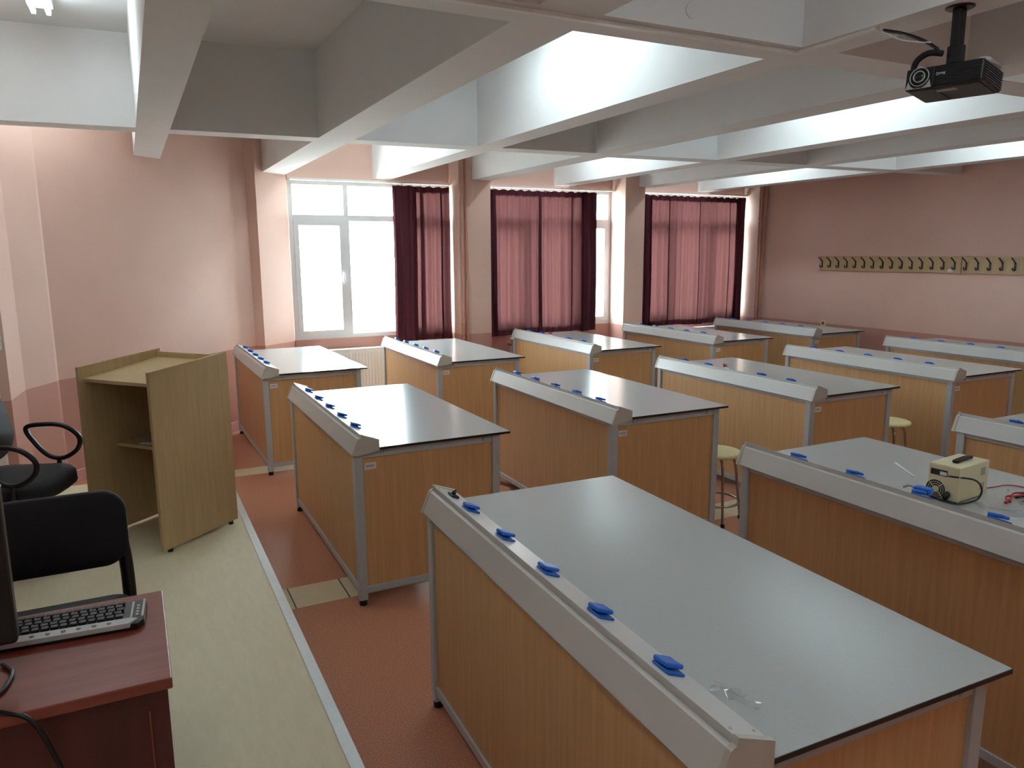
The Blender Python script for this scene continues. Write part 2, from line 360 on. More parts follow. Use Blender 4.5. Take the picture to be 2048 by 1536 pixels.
for i, (a, b) in enumerate(CU):
    cr = tag(empty('curtain', ((a+b)/2, YC, .74)), CL[i], 'curtain', 'burgundy window curtains')
    before = set(bpy.data.objects)
    zt, zb = 2.425, .735
    if i == 0:
        curtain(cr, 'drape', 1.98, b, 2, zt, zb, .03, 0, 11); curtain(cr, 'gathered_edge', a, 2.02, 7, zt, zb, .10, -.03, 12); curtain(cr, 'gathered_edge', a+.01, 2.0, 6, zt, zb, .10, .022, 13)
    elif i == 1:
        curtain(cr, 'drape', a, 4.20, 3, zt, zb, .03, 0, 21); curtain(cr, 'gathered_edge', 4.14, b, 5, zt, zb, .08, -.03, 22); curtain(cr, 'gathered_edge', 4.15, b-.01, 5, zt, zb, .08, .022, 23); curtain(cr, 'gathered_edge', a, a+.14, 3, zt, zb, .05, -.03, 24)
    else:
        curtain(cr, 'drape', a, 6.70, 4, zt, zb, .03, 0, 31); curtain(cr, 'gathered_edge', 6.67, b, 4, zt, zb, .06, -.03, 32); curtain(cr, 'gathered_edge', 6.68, b-.01, 4, zt, zb, .06, .022, 33); curtain(cr, 'gathered_edge', a, a+.22, 4, zt, zb, .06, -.03, 34)
    # hem band and top hooks
    for o in set(bpy.data.objects)-before:
        if o.parent is cr: o.location = -Vector(cr.location)
    n = int((b-a)/.11)
    for k in range(n+1):
        x = a+.01+(b-a-.02)*k/n
        hk = MB(); hk.box((x-.006-cr.location.x, -.012, zt-.015-.74), (x+.006-cr.location.x, -.008, 2.452-.74)); hk.build('curtain_hook', M_cream, cr)
    rl = MB(); rl.box((WIN[i][0]+.01, YC-.025, 2.452), (WIN[i][1]-.01, YC+.025, 2.472), .003)
    tag(rl.build('curtain_rail', M_white), ['white curtain rail over the left window', 'white curtain rail over the middle window', 'white curtain rail over the right window'][i], 'curtain rail', 'curtain rails')

# ------------------------------------------------------------------ radiators, pipes
def radiator(x0, x1, label):
    r = tag(empty('radiator', ((x0+x1)/2, 7.2, .1)), label, 'radiator', 'panel radiators under the windows')
    ox, oy, oz = r.location; W2 = (x1-x0)/2
    MB().box((-W2, -.05, .0), (W2, -.04, .58), .004).build('front_panel', M_white, r)
    fl = MB(); n = int((x1-x0)/.034)
    for k in range(n):
        x = -W2+.017+k*.034*(x1-x0)/(n*.034)
        fl.box((x-.009, -.058, .03), (x+.009, -.05, .55), .003)
    fl.build('panel_flutes', M_white, r)
    MB().box((-W2, .03, .0), (W2, .04, .58), .004).build('back_panel', M_white, r)
    g = MB(); g.box((-W2, -.05, .575), (W2, .04, .59), .003); g.build('top_grille', M_white, r)
    v = MB(); v.tube([(-W2, 0, .53), (-W2-.05, 0, .53)], .011); v.tube([(-W2-.05, 0, .53), (-W2-.05, -.05, .53)], .017); v.tube([(-W2-.05, -.05, .53), (-W2-.05, -.075, .53)], .022); v.build('valve', M_brown, r)
    br = MB(); br.box((-W2*.6-.01, .04, .2), (-W2*.6+.01, .098, .5)); br.box((W2*.6-.01, .04, .2), (W2*.6+.01, .098, .5)); br.build('wall_bracket', M_white, r)
radiator(.80, 1.60, 'white fluted panel radiator under the left window')
radiator(3.18, 4.3, 'white panel radiator under the middle window, its valve showing beside a bench')
radiator(5.35, 6.5, 'white panel radiator under the right window, behind the benches')
for k, (x, y, l) in enumerate(((2.470, 6.975, 'left pink heating pipe of the pair on the middle pillar'), (2.515, 6.975, 'right pink heating pipe of the pair on the middle pillar'), (6.885, 6.975, 'left pink heating pipe beside the hook wall'), (6.93, 6.975, 'right pink heating pipe beside the hook wall'))):
    p_ = MB(); p_.tube([(x, y, 0), (x, y, 1.0), (x, y, 2.0), (x, y, ZS)], .014, 12)
    for z in (.9, 2.1): p_.box((x-.018, y, z), (x+.018, YP, z+.02))
    tag(p_.build('heating_pipe', M_pipe), l, 'pipe', 'painted heating pipes')

# ------------------------------------------------------------------ ceiling lamps
def lamp(x, y, ln, label):
    r = tag(empty('fluorescent_lamp', (x, y, ZS)), label, 'lamp', 'fluorescent ceiling lamps')
    MB().box((-.06, -ln/2, -.05), (.06, ln/2, 0), .006).build('housing', M_white, r)
    for s in (-1, 1):
        MB().tube([(s*.035, -ln/2+.02, -.07), (s*.035, 0, -.07), (s*.035, ln/2-.02, -.07)], .013, 10).build('tube', M_tube, r)
    e = MB()
    for s in (-1, 1):
        for q in (-1, 1): e.box((s*.035-.01, q*(ln/2-.01)-.01, -.085), (s*.035+.01, q*(ln/2-.01)+.01, -.05))
    e.build('lamp_holder', M_white, r)
names_r = ['near the camera', 'over the middle bench row', 'nearest the window wall']
for xi, xc, nm in ((0, -1.17, 'over the platform'), (1, 1.10, 'over the first bench column'), (2, 3.33, 'over the third bench column'), (3, 5.55, 'over the fifth bench column')):
    for ri, y in enumerate((-.5, 3.55 if xi == 0 else 3.0, 5.95)):
        if xi == 0 and ri == 2: lamp(-1.15, 5.22, .6, 'short fluorescent ceiling lamp over the platform by the oblique wall')
        else: lamp(xc, y, 1.2, 'twin tube fluorescent ceiling lamp %s, %s' % (nm, names_r[ri]))

# ------------------------------------------------------------------ lab benches
BW, BL, BH = .817, 1.6286, .80
OXY = Vector((-BW/2, -BL/2, 0))
TOPANG = math.atan2(.031, .081)
def make_socket(parent, y, kind='flap'):
    s = empty('socket', (.073-BW/2, y-BL/2, BH+.0515), rot=(0, TOPANG, 0)); s.parent = parent
    # base plate
    col = M_blue if kind == 'flap' else M_label
    MB().box((-.023, -.034, 0), (.023, .024, .0055), .002).build('socket_base', col, s)
    if kind == 'flap':
        f = MB(); f.box((-.023, -.024, 0), (.023, .026, .011), .004, Matrix.Translation((0, .024, .0065)) @ Matrix.Rotation(-.07, 4, 'X') @ Matrix.Translation((0, -.024, 0)))
        f.box((-.019, .010, .004), (.019, .025, .012), .002)
        f.build('socket_flap', M_blue, s)
    else:
        g = MB(); g.lathe([(.018, .007), (.018, .013), (.014, .013), (.014, .008)], 20); g.build('socket_ring', M_label, s)
        h = MB(); h.box((-.018, -.006, .0), (.018, .004, .028), .002, Matrix.Translation((0, .02, .008)) @ Matrix.Rotation(-.5, 4, 'X')); h.build('socket_flap', M_brown, s)
    return s
SOCKY = [1.36, 1.08, .80, .53, .262]
def make_bench():
    r = empty('lab_bench', (0, 0, 0))
    t = Matrix.Translation(OXY)
    def bx(name, a, b, m, bev=0.0): return MB().box(Vector(a)+OXY, Vector(b)+OXY, bev).build(name, m, r)
    lw = .042; ya, yb = .02, BL-.02; xf, xb = 0.0, BW-.05
    for x in (xf, xb-lw):
        for y in (ya, yb-lw):
            lg = bx('leg', (x, y, .028), (x+lw, y+lw, .788), M_frame, .004)
            MB().lathe([(.019, 0), (.019, .02), (.010, .03)], 16, Matrix.Translation(Vector((x+lw/2, y+lw/2, 0))+OXY)).build('foot', M_rubber, lg)
    # rails
    for z0, z1 in ((.748, .788), (.062, .096)):
        for y in (ya+.004, yb-lw+.004):
            bx('end_rail', (xf+lw, y, z0), (xb-lw, y+.034, z1), M_frame, .002)
        bx('front_rail', (.004, ya+lw, z0), (.038, yb-lw, z1), M_frame, .002)
    bx('rear_rail', (xb-lw+.004, ya+lw, .748), (xb-.004, yb-lw, .788), M_frame, .002)
    # panels
    bx('front_panel', (.012, ya+lw, .096), (.028, yb-lw, .748), M_wood)
    for y in (ya+.012, yb-.028): bx('end_panel', (xf+lw, y, .096), (xb-lw, y+.016, .748), M_wood)
    # top: thin compact laminate with black core edge
    tp = MB(); tp.box(Vector((.09, 0, BH-.0125))+OXY, Vector((BW, BL, BH-.0015))+OXY); tp.mi = 1; tp.box(Vector((.09, .0012, BH-.0015))+OXY, Vector((BW-.0012, BL-.0012, BH))+OXY)
    tp.build('tabletop', [M_core, M_top], r)
    # socket trunking
    prof = [(-.012, -.028), (.018, .046), (.029, .050), (.033, .046), (.033, .066), (.115, .035), (.115, -.012), (.03, -.028)]
    pf = [(x-BW/2, BH+z) for x, z in prof]
    tr = MB(); tr.extr(pf, .012-BL/2, BL-.012-BL/2); tr.build('trunking', M_trunk, r)
    big = [(-.0155, -.030), (.0155, .048), (.029, .0545), (.032, .070), (.119, .038), (.119, -.0), (.119, -.014), (.03, -.030)]
    pb = [(x-BW/2, BH+z) for x, z in big]
    for y0, y1 in ((-.002, .012), (BL-.012, BL+.002)):
        c = MB(); c.extr(pb, y0-BL/2, y1-BL/2); c.build('trunking_end_cap', M_trim, r)
    # screws on the trunk top near each end
    for y in (.035, BL-.035):
        for x in (.045, .10):
            z = BH+.066-(x-.033)*.031/.081
            MB().lathe([(.004, -.002), (.004, .002), (.0025, .003)], 10, Matrix.Translation((x-BW/2, y-BL/2, z)) @ Matrix.Rotation(TOPANG, 4, 'Y')).build('screw', M_silver, r)
    for x in (.15, BW-.14): MB().lathe([(.008, 0), (.008, .006), (.004, .009)], 12, Matrix.Translation(Vector((x, ya+.004, .768))+OXY) @ Matrix.Rotation(PI/2, 4, 'X')).build('bolt', M_silver, r)
    lb = bx('inventory_label', (.050, ya+.0085, .688), (.108, ya+.012, .722), M_label)
    MB().box(Vector((.058, ya+.0078, .700))+OXY, Vector((.098, ya+.0086, .712))+OXY).build('printed_line', M_silver, lb)
    return r
BEN = [
 ('A', .0133, .0468, -.0296, 'large foreground lab bench with a black plug at the far end of its sockets'),
 ('B', .0138, 2.5615, -.0008, 'lab bench beside the platform, its top mostly white with window glare'),
 ('C', -.028, 5.0645, .0118, 'lab bench in the far left corner in front of the oblique wall'),
 ('D', 1.5059, -.0018, -.0088, 'lab bench carrying the cream power supply and red test leads'),
 ('E', 1.473, 2.5298, -.0141, 'lab bench in the middle, second from the platform, with a stool behind its near end'),
 ('F', 1.4044, 5.0221, -.0083, 'lab bench by the windows, between the radiator and the middle pillar'),
 ('G', 2.9644, -.0514, .0002, 'lab bench cut by the right photo edge behind the power supply bench'),
 ('H', 2.9503, 2.4757, -.0090, 'middle lab bench with one white open socket, third from the platform'),
 ('I', 2.9305, 5.0542, .0001, 'window-side lab bench with one white open socket, under the middle curtain'),
 ('J', 4.4438, 2.5234, -.0029, 'lab bench fourth from the platform in the middle row, right of a round stool'),
 ('K', 4.4276, 5.0575, .0018, 'window-side lab bench between the middle and right curtains'),
 ('L', 5.8554, 2.557, .0027, 'lab bench below the coat hook boards, cut by the right photo edge'),
 ('M', 5.8711, 5.0645, -.0008, 'farthest lab bench, in the corner below the right curtain and hook wall'),
]
proto = make_bench(); benches = {}
for i, (k, x, y, th, lab) in enumerate(BEN):
    b = proto if i == 0 else copy_tree(proto)
    b.location = (x+BW/2, y+BL/2, 0); b.rotation_euler = (0, 0, th); tag(b, lab, 'lab bench', 'lab benches in three rows'); benches[k] = b
flap_proto = make_socket(benches['A'], SOCKY[0]); open_proto = None
for k, b in benches.items():
    for j, sy in enumerate(SOCKY):
        if k == 'A' and j == 0: continue
        if k in 'HI' and j == 2:
            yy = .88
            if open_proto is None: open_proto = make_socket(b, yy, 'open'); continue
            s = copy_tree(open_proto, b); s.location.y = yy-BL/2
        else:
            s = copy_tree(flap_proto, b); s.location.y = sy-BL/2
def on_bench(k, x, y, z=0): 
    b = benches[k]; v = Matrix.Rotation(b.rotation_euler.z, 4, 'Z') @ Vector((x-BW/2, y-BL/2, 0)); return Vector((b.location.x+v.x, b.location.y+v.y, BH+z))

# ------------------------------------------------------------------ stools
def make_stool(name):
    r = empty(name, (0, 0, 0))
    MB().lathe([(.02, .432), (.138, .432), (.149, .438), (.152, .446), (.149, .455), (.138, .460), (.02, .4605)], 40).build('seat', M_cream, r)
    for k in range(4):
        a = PI/4+k*PI/2; c, s = math.cos(a), math.sin(a)
        pts = bez([(c*.02, s*.02, .422), (c*.07, s*.07, .42), (c*.108, s*.108, .395), (c*.125, s*.125, .34), (c*.150, s*.150, .12), (c*.165, s*.165, .008)], 6)
        l = MB().tube(pts, .009, 10).build('leg', M_chrome, r)
        MB().lathe([(.013, 0), (.013, .02), (.010, .024)], 12, Matrix.Translation((c*.165, s*.165, 0))).build('foot_cap', M_rubber, l)
    MB().tube([(math.cos(2*PI*k/40)*.148, math.sin(2*PI*k/40)*.148, .13) for k in range(40)], .008, 8, closed=True).build('foot_ring', M_chrome, r)
    MB().lathe([(.05, .424), (.05, .432)], 20).build('mount_plate', M_dark, r)
    return r
s1 = make_stool('stool'); s1.location = (2.40, 2.735, 0); s1.rotation_euler = (0, 0, .35)
tag(s1, 'cream round stool behind the second middle bench', 'stool', 'cream stools')
s2 = copy_tree(s1); s2.location = (4.125, 2.80, 0); s2.rotation_euler = (0, 0, .2); tag(s2, 'cream round stool behind the third middle bench', 'stool', 'cream stools')

# ------------------------------------------------------------------ lectern
u = Vector((.413, .354, 0)).normalized(); v = Vector((-u.y, u.x, 0))
lec = tag(empty('lectern', (-.822, 3.34, .15), math.atan2(u.y, u.x)), 'beech laminate lectern with open shelf standing on the platform', 'lectern')
LD, LW, T = .545, .525, .018      # local x = depth (0 open side), local y = width
zt0, zt1 = .972, 1.012
for y in (0, LW-T):
    MB().prism([(0, .018), (LD, .018), (LD, zt1), (0, zt0)], 0, T, Matrix(((1, 0, 0, 0), (0, 0, -1, y+T), (0, 1, 0, 0), (0, 0, 0, 1)))).build('side_panel', M_lect, lec)
tm = Matrix.Translation((0, 0, 0))
tpm = MB(); tpm.prism([(.03, .890), (LD-.03, .945), (LD-.03, .963), (.03, .908)], T, LW-T, Matrix(((1, 0, 0, 0), (0, 0, -1, LW), (0, 1, 0, 0), (0, 0, 0, 1)))); tpm.build('top_board', M_lect, lec)
MB().box((LD-.03, T, .10), (LD-.012, LW-T, .995)).build('back_panel', M_lect, lec)
MB().box((.19, T, .50), (LD-.03, LW-T, .518)).build('shelf', M_lect, lec)
MB().box((LD-.10, T, .06), (LD-.03, LW-T, .10)).build('bottom_rail', M_lect, lec)
for x in (.05, LD-.05):
    for y in (T/2, LW-T/2): MB().lathe([(.014, 0), (.014, .018)], 12, Matrix.Translation((x, y, 0))).build('foot', M_rubber, lec)
# papers on the lectern shelf
pp = empty('paper_stack', lec.matrix_basis @ Vector((.34, .24, .518)), math.atan2(u.y, u.x)+.2)
MB().box((-.10, -.14, 0), (.10, .14, .006)).build('lower_sheets', M_label, pp); MB().box((-.09, -.13, .006), (.11, .13, .009)).build('upper_sheets', M_grey, pp)
tag(pp, 'small stack of papers on the dark lectern shelf', 'papers')

# ------------------------------------------------------------------ desk, monitor, keyboard
dz = .87; DX0, DX1, DY0, DY1 = -1.70, -.858, .725, 1.176
desk = tag(empty('desk', (DX1, DY0, .15)), 'mahogany brown teacher desk at the lower left', 'desk')
D = Vector((DX1, DY0, .15))
def db(name, a, b, m, bev=0.0, par=desk): return MB().box(Vector(a)-D, Vector(b)-D, bev).build(name, m, par)
db('desktop', (DX0, DY0, dz-.024), (DX1, DY1, dz), M_mahog, .003)
db('front_panel', (DX0+.02, DY0+.018, .16), (DX1-.025, DY0+.036, dz-.024), M_mahogd)
db('side_panel', (DX1-.028, DY0+.02, .15), (DX1-.010, DY1-.02, dz-.024), M_mahogd)
db('side_panel', (DX0+.02, DY0+.036, .15), (DX0+.038, DY1-.02, dz-.024), M_mahogd)
db('edge_strip', (DX1-.048, DY0+.014, .16), (DX1-.045, DY0+.018, dz-.07), M_mahog)
mon = tag(empty('monitor', (-1.375, .86, dz)), 'black flat computer monitor seen from behind at the left photo edge', 'monitor')
MB().box((-.25, -.02, .085), (.25, .02, .41), .008).build('housing', M_black, mon)
MB().box((-.15, -.055, .14), (.15, -.018, .34), .015).build('rear_bulge', M_black, mon)
MB().box((-.235, .0195, .10), (.235, .0215, .395)).build('screen', M_lens, mon)
MB().box((-.03, -.03, .01), (.03, .0, .14), .005).build('stand_neck', M_black, mon)
MB().box((-.11, -.09, 0), (.11, .08, .012), .005).build('stand_base', M_black, mon)
kb = tag(empty('keyboard', (-.905, .975, dz), math.atan2(.02, -.27)+PI), 'black and silver keyboard lying on the desk', 'keyboard')
# local: -x along the keyboard, y depth away from camera
KL, KD = .36, .125
MB().prism([(-KL, .0), (-.012, .0), (0, .02), (0, KD-.006), (-.006, KD), (-KL, KD)], .002, .016).build('body', M_black, kb)
MB().prism([(-KL, -.004), (-.03, -.004), (-.012, .018), (-.03, .026), (-KL, .028)], .010, .021).build('silver_rest', M_silver, kb)
MB().box((-.006, .03, .012), (-.001, KD-.004, .020)).build('silver_edge', M_silver, kb)
MB().box((-.029, .03, .012), (-.025, KD-.01, .0195)).build('silver_edge', M_silver, kb)
for r in range(5):
    for c in range(17):
        x = -.045-c*.0185-(r % 2)*.004; y = .036+r*.0172
        MB().box((x-.0155, y, .014), (x, y+.0142, .0235), .002).build('key', M_key, kb)
for r in range(4): MB().box((-.018, .040+r*.016, .015), (-.012, .048+r*.016, .0185)).build('key', M_silver, kb)
for c in range(9): MB().lathe([(.005, .02), (.005, .0235), (.003, .0245)], 10, Matrix.Translation((-.07-c*.03, .011, 0))).build('media_key', M_grey, kb)
cb = MB(); cb.tube(bez([(-1.17, .93, dz+.006), (-1.148, .885, dz+.006), (-1.155, .82, dz+.005), (-1.175, .78, dz+.005), (-1.16, .745, dz+.006), (-1.13, .718, dz+.006), (-1.105, .705, dz-.002), (-1.085, .70, .835), (-1.07, .70, .785), (-1.058, .70, .72), (-1.055, .70, .50), (-1.06, .69, .17)], 6), .0045, 8)
tag(cb.build('desk_cable', M_black), 'black cable running over the desk front edge', 'cable')

# ------------------------------------------------------------------ chairs
ch = tag(empty('chair', (-1.185, 1.66, .15)), 'black fabric chair between the desk and the lectern', 'chair')
def rrect(w, h, r, n=6):
    out = []
    for cx, cy, a0 in ((w/2-r, h/2-r, 0), (-w/2+r, h/2-r, PI/2), (-w/2+r, -h/2+r, PI), (w/2-r, -h/2+r, 3*PI/2)):
        for k in range(n+1): a = a0+k*PI/2/n; out.append((cx+r*math.cos(a), cy+r*math.sin(a)))
    return out
def cushion(w, h, r, t, curve=0.0, sag=0.0):       # rounded slab in xz, thickness along y, bent about z
    mb = MB(); n = 18; out = rrect(w, h, r, 8)
    rings = []
    for off, sc in ((-t/2, .96), (-t/2*.55, 1.0), (t/2*.55, 1.0), (t/2, .96)):
        rings.append([mb.bm.verts.new((x*sc, off+curve*(x/(w/2))**2, z*sc-(sag*(1-(x/(w/2))**2) if z < 0 else 0))) for x, z in out])
    for a, b in zip(rings, rings[1:]):
        for k in range(len(out)): f = mb.bm.faces.new((a[k], a[(k+1) % len(out)], b[(k+1) % len(out)], b[k])); f.smooth = True
    for R_ in (rings[0][::-1], rings[-1]):
        c = Vector((0, 0, 0))
        for q in R_: c += q.co
        cv = mb.bm.verts.new(c/len(R_))
        for k in range(len(R_)): f = mb.bm.faces.new((R_[k], R_[(k+1) % len(R_)], cv)); f.smooth = True
    return mb
bk = cushion(.50, .235, .07, .05, -.045, .02).build('backrest', M_fabric, ch); bk.location = (-.005, .205, .690); bk.rotation_euler = (-.12, 0, 0)
st = cushion(.49, .44, .06, .06, 0, 0).build('seat', M_fabric, ch); st.location = (0, -.04, .43); st.rotation_euler = (PI/2, 0, 0)
for s in (-1, 1):
    MB().tube(bez([(s*.222, .180, .66), (s*.230, .188, .56), (s*.232, .19, .46), (s*.232, .17, .42), (s*.232, .05, .40)], 6), [.021]*25, 10).build('back_upright', M_black, ch)
    MB().tube(bez([(s*.225, .15, .41), (s*.232, .20, .30), (s*.238, .26, .012)], 6), .012, 10).build('leg', M_black, ch)
    MB().tube(bez([(s*.225, -.2, .41), (s*.232, -.23, .30), (s*.238, -.27, .012)], 6), .012, 10).build('leg', M_black, ch)
MB().tube([(-.225, -.2, .40), (.225, -.2, .40)], .011, 8).build('seat_bar', M_black, ch)
MB().tube([(-.225, .15, .40), (.225, .15, .40)], .011, 8).build('seat_bar', M_black, ch)

ac = tag(empty('armchair', (-1.435, 3.55, .15), -PI/2), 'black office armchair with looped armrests beside the wall board', 'armchair')
# local: -y = front after rotation -> world +x ; use local frame: x right, y back
ac.rotation_euler = (0, 0, PI/2-.31)                    # local -y -> world +x ; local x -> world y
se = MB(); n = 28
rings = []
for z, sc in ((.375, .80), (.385, .93), (.42, 1.0), (.45, .99), (.465, .93), (.468, .7)):
    ring = []
    for k in range(n):
        a = 2*PI*k/n; c, s = math.cos(a), math.sin(a)
        x = .235*sc*math.copysign(abs(c)**.55, c); y = .215*sc*math.copysign(abs(s)**.55, s)
        zz = z+(.015*(y/.2)**2 if z > .44 else 0)-(.03*max(0, -y/.215)**3 if z > .40 else 0)
        ring.append(se.bm.verts.new((x, y, zz)))
    rings.append(ring)
for a, b in zip(rings, rings[1:]):
    for k in range(n): f = se.bm.faces.new((a[k], a[(k+1) % n], b[(k+1) % n], b[k])); f.smooth = True
se.bm.faces.new(rings[0][::-1]); f = se.bm.faces.new(rings[-1]); f.smooth = True
se.build('seat', M_leather, ac)
bk2 = cushion(.44, .36, .12, .05, -.05, 0).build('backrest', M_leather, ac); bk2.location = (0, .195, .70); bk2.rotation_euler = (-.16, 0, 0)
MB().box((-.03, .12, .38), (.03, .20, .60), .008).build('back_bracket', M_black, ac)
loop = [(-.07+.0, .655), (.03, .672), (.115, .66), (.175, .615), (.19, .57), (.165, .52), (.10, .484), (.03, .498), (-.03, .565)]
for s in (-1, 1):
    pts = [(s*.255, -a, z) for a, z in loop]
    cl = pts+[pts[0]]; P = []
    m_ = len(pts)
    for i in range(m_):
        a, b, c, d = [Vector(pts[(i+q) % m_]) for q in (-1, 0, 1, 2)]
        for k in range(6):
            t = k/6; P.append(.5*((2*b)+(c-a)*t+(2*a-5*b+4*c-d)*t*t+(3*b-a-3*c+d)*t*t*t))
    MB().tube(P, .0125, 10, closed=True).build('armrest', M_black, ac)
    MB().tube(bez([(s*.255, -.08, .487), (s*.25, -.07, .42), (s*.20, -.05, .385), (s*.1, -.02, .375)], 5), .013, 8).build('armrest_bracket', M_black, ac)
MB().tube([(0, 0, .375), (0, 0, .10)], .028, 12).build('gas_column', M_black, ac)
for k in range(5):
    a = 2*PI*k/5+.3
    lg = MB().tube([(0, 0, .10), (math.cos(a)*.15, math.sin(a)*.15, .085), (math.cos(a)*.27, math.sin(a)*.27, .062)], [.026, .02, .014], 8).build('base_arm', M_black, ac)
    MB().lathe([(.024, -.011), (.026, 0), (.024, .011)], 16, Matrix.Translation((math.cos(a)*.27, math.sin(a)*.27, .027)) @ Matrix.Rotation(a, 4, 'Z') @ Matrix.Rotation(PI/2, 4, 'X')).build('caster', M_rubber, lg)

# ------------------------------------------------------------------ wall board, duct
wb = tag(empty('wall_board', (-1.60, 4.0, 1.15)), 'grey framed board on the wall at the left photo edge', 'board')
MB().box((-.115, -1.6, .03), (-.02, .64, 1.2), .004).build('board_surface', M_grey, wb)
fb = MB(); fb.box((-.12, -1.64, -.01), (0, .68, .045), .006); fb.box((-.12, -1.64, 1.18), (0, .68, 1.235), .006); fb.box((-.12, .63, .045), (0, .68, 1.18), .006); fb.box((-.12, -1.64, .045), (0, -1.59, 1.18), .006); fb.build('board_frame', M_teal, wb)
MB().box((-.02, .655, .40), (.006, .70, .44), .003).build('clamp', M_black, wb)
tag(MB().box((-1.705, 4.755, .15), (-1.655, 4.80, 1.12), .004).build('cable_duct', M_white), 'white vertical cable duct in the corner below the wall board', 'cable duct')

# ------------------------------------------------------------------ coat hook boards
def hook_rail(y0, y1, hooks, label):
    r = tag(empty('coat_hook_board', (XR, (y0+y1)/2, 1.555)), label, 'coat rack', 'coat hook boards')
    yc = (y0+y1)/2
    MB().box((-.018, y0-yc, -.088), (0, y1-yc, .088), .002).build('backboard', M_lect, r)
    first = None
    for y in hooks:
        if first is None:
            h = MB()
            h.box((-.024, -.009, -.050), (-.018, .009, .03), .001)
            h.tube(bez([(-.020, 0, .015), (-.030, 0, .030), (-.060, .0, .055), (-.088, 0, .072)], 5), .0065, 8)
            h.tube(bez([(-.022, 0, -.035), (-.035, 0, -.048), (-.052, 0, -.048), (-.060, 0, -.030)], 5), .0055, 8)
            h.lathe([(.004, -.009), (.009, -.004), (.009, .004), (.004, .009)], 12, Matrix.Translation((-.060, 0, -.030)))
            h.lathe([(.003, -.007), (.008, -.002), (.008, .002), (.003, .007)], 12, Matrix.Translation((-.088, 0, .072)))
            first = h.build('coat_hook', M_dark, r); first.location.y = y-yc
        else:
            c = first.copy(); COL.objects.link(c); c.parent = r; c.location.y = y-yc
    return r
r1 = hook_rail(4.196, 6.04, [5.995-.1236*i for i in range(15)], 'beige board of fifteen black coat hooks nearest the window')
MB().box((-.0195, -.84, -.075), (-.018, -.78, -.045)).build('label_sticker', M_label, r1)
hook_rail(2.34, 4.184, [4.14-.124*i for i in range(15)], 'beige coat hook board cut by the right photo edge')
ws = tag(empty('wall_socket', (XR, 5.93, .80)), 'small cream wall socket above the dado line near the far corner', 'wall socket')
MB().box((-.012, -.04, -.04), (0, .04, .04), .004).build('cover_plate', M_cream, ws); MB().lathe([(.02, 0), (.02, .004), (.016, .004)], 20, Matrix.Translation((-.012, 0, 0)) @ Matrix.Rotation(-PI/2, 4, 'Y')).build('socket_face', M_brown, ws)

# ------------------------------------------------------------------ projector
dk = MB(); dk.box((-.9, 1.488, ZB-.014), (1.60, 1.512, ZB), .002); dk.box((1.576, 1.13, ZB-.014), (1.60, 1.488, ZB), .002)
tag(dk.build('cable_trunking', M_white), 'thin white cable trunking along the ceiling beam to the projector', 'cable duct')
pj = tag(empty('projector', (1.64, .863, 2.267), rot=(.004, .102, .245)), 'black ceiling projector with silver ringed lens', 'projector')
pd = (.178, .236, .070)
hx, hy, hz = pd[0]/2, pd[1]/2, pd[2]/2
MB().box((-hx, -hy, -hz), (hx, hy, hz), .007).build('housing', M_black, pj)
MB().box((-hx-.003, hy-.090, -hz+.003), (-hx+.01, hy-.004, hz-.002), .003).build('lens_bezel', M_black, pj)
RX = Matrix.Translation((-hx-.003, hy-.046, .004)) @ Matrix.Rotation(-PI/2, 4, 'Y')
def ring(r0, r1, d, m, name): 
    MB().lathe([(r1, -.001), (r1, d), (r0, d), (r0, -.0005)], 36, RX).build(name, m, pj)
ring(.028, .0305, .004, M_silver, 'lens_ring'); ring(.016, .0185, .008, M_silver, 'lens_ring')
MB().lathe([(.028, 0), (.028, .001)], 36, RX).build('lens_barrel', M_rubber, pj)
MB().lathe([(.016, .001), (.014, .006), (.006, .009)], 32, RX).build('lens', M_lens, pj)
sil = MB(); sil.prism([(.034*math.cos(a), .034*math.sin(a)) for a in [PI+.25+k*(PI-.5)/14 for k in range(15)]]+[(.040, -.033), (-.040, -.033)][::-1][::-1], 0, .003, Matrix.Translation((-hx-.003, hy-.046, .0)) @ Matrix(((0, 0, -1, 0), (-1, 0, 0, 0), (0, 1, 0, 0), (0, 0, 0, 1))))
sil.build('silver_chin', M_silver, pj)
gr = MB()
for k in range(8): gr.box((-hx-.002, -hy+.006, -hz+.009+k*.0072), (-hx+.003, hy-.165+.02, -hz+.0125+k*.0072))
gr.build('front_grille', M_dark, pj)
gs = MB()
for k in range(8): gs.box((-hx+.010, -hy-.003, -hz+.007+k*.0074), (hx-.006, -hy+.002, -hz+.0105+k*.0074))
gs.build('side_grille', M_dark, pj)
bp_ = MB(); bp_.box((-hx+.012, -hy+.012, -hz-.002), (hx-.012, hy-.096, -hz+.001)); bp_.box((-hx+.012, hy-.09, -hz-.002), (hx-.012, hy-.012, -hz+.001)); bp_.build('underside_cover', M_dark, pj)
bl_ = MB(); bl_.box((-hx+.03, -.03, -hz-.003), (-hx+.055, .03, -hz-.0015)); bl_.build('rating_label', M_grey, pj)
MB().tube([(-hx+.02, -hy+.018, hz-.004), (-hx+.06, -hy+.014, hz+.008), (hx-.02, -hy+.012, hz+.01)], .012, 12).build('cable_roll', M_silver, pj)
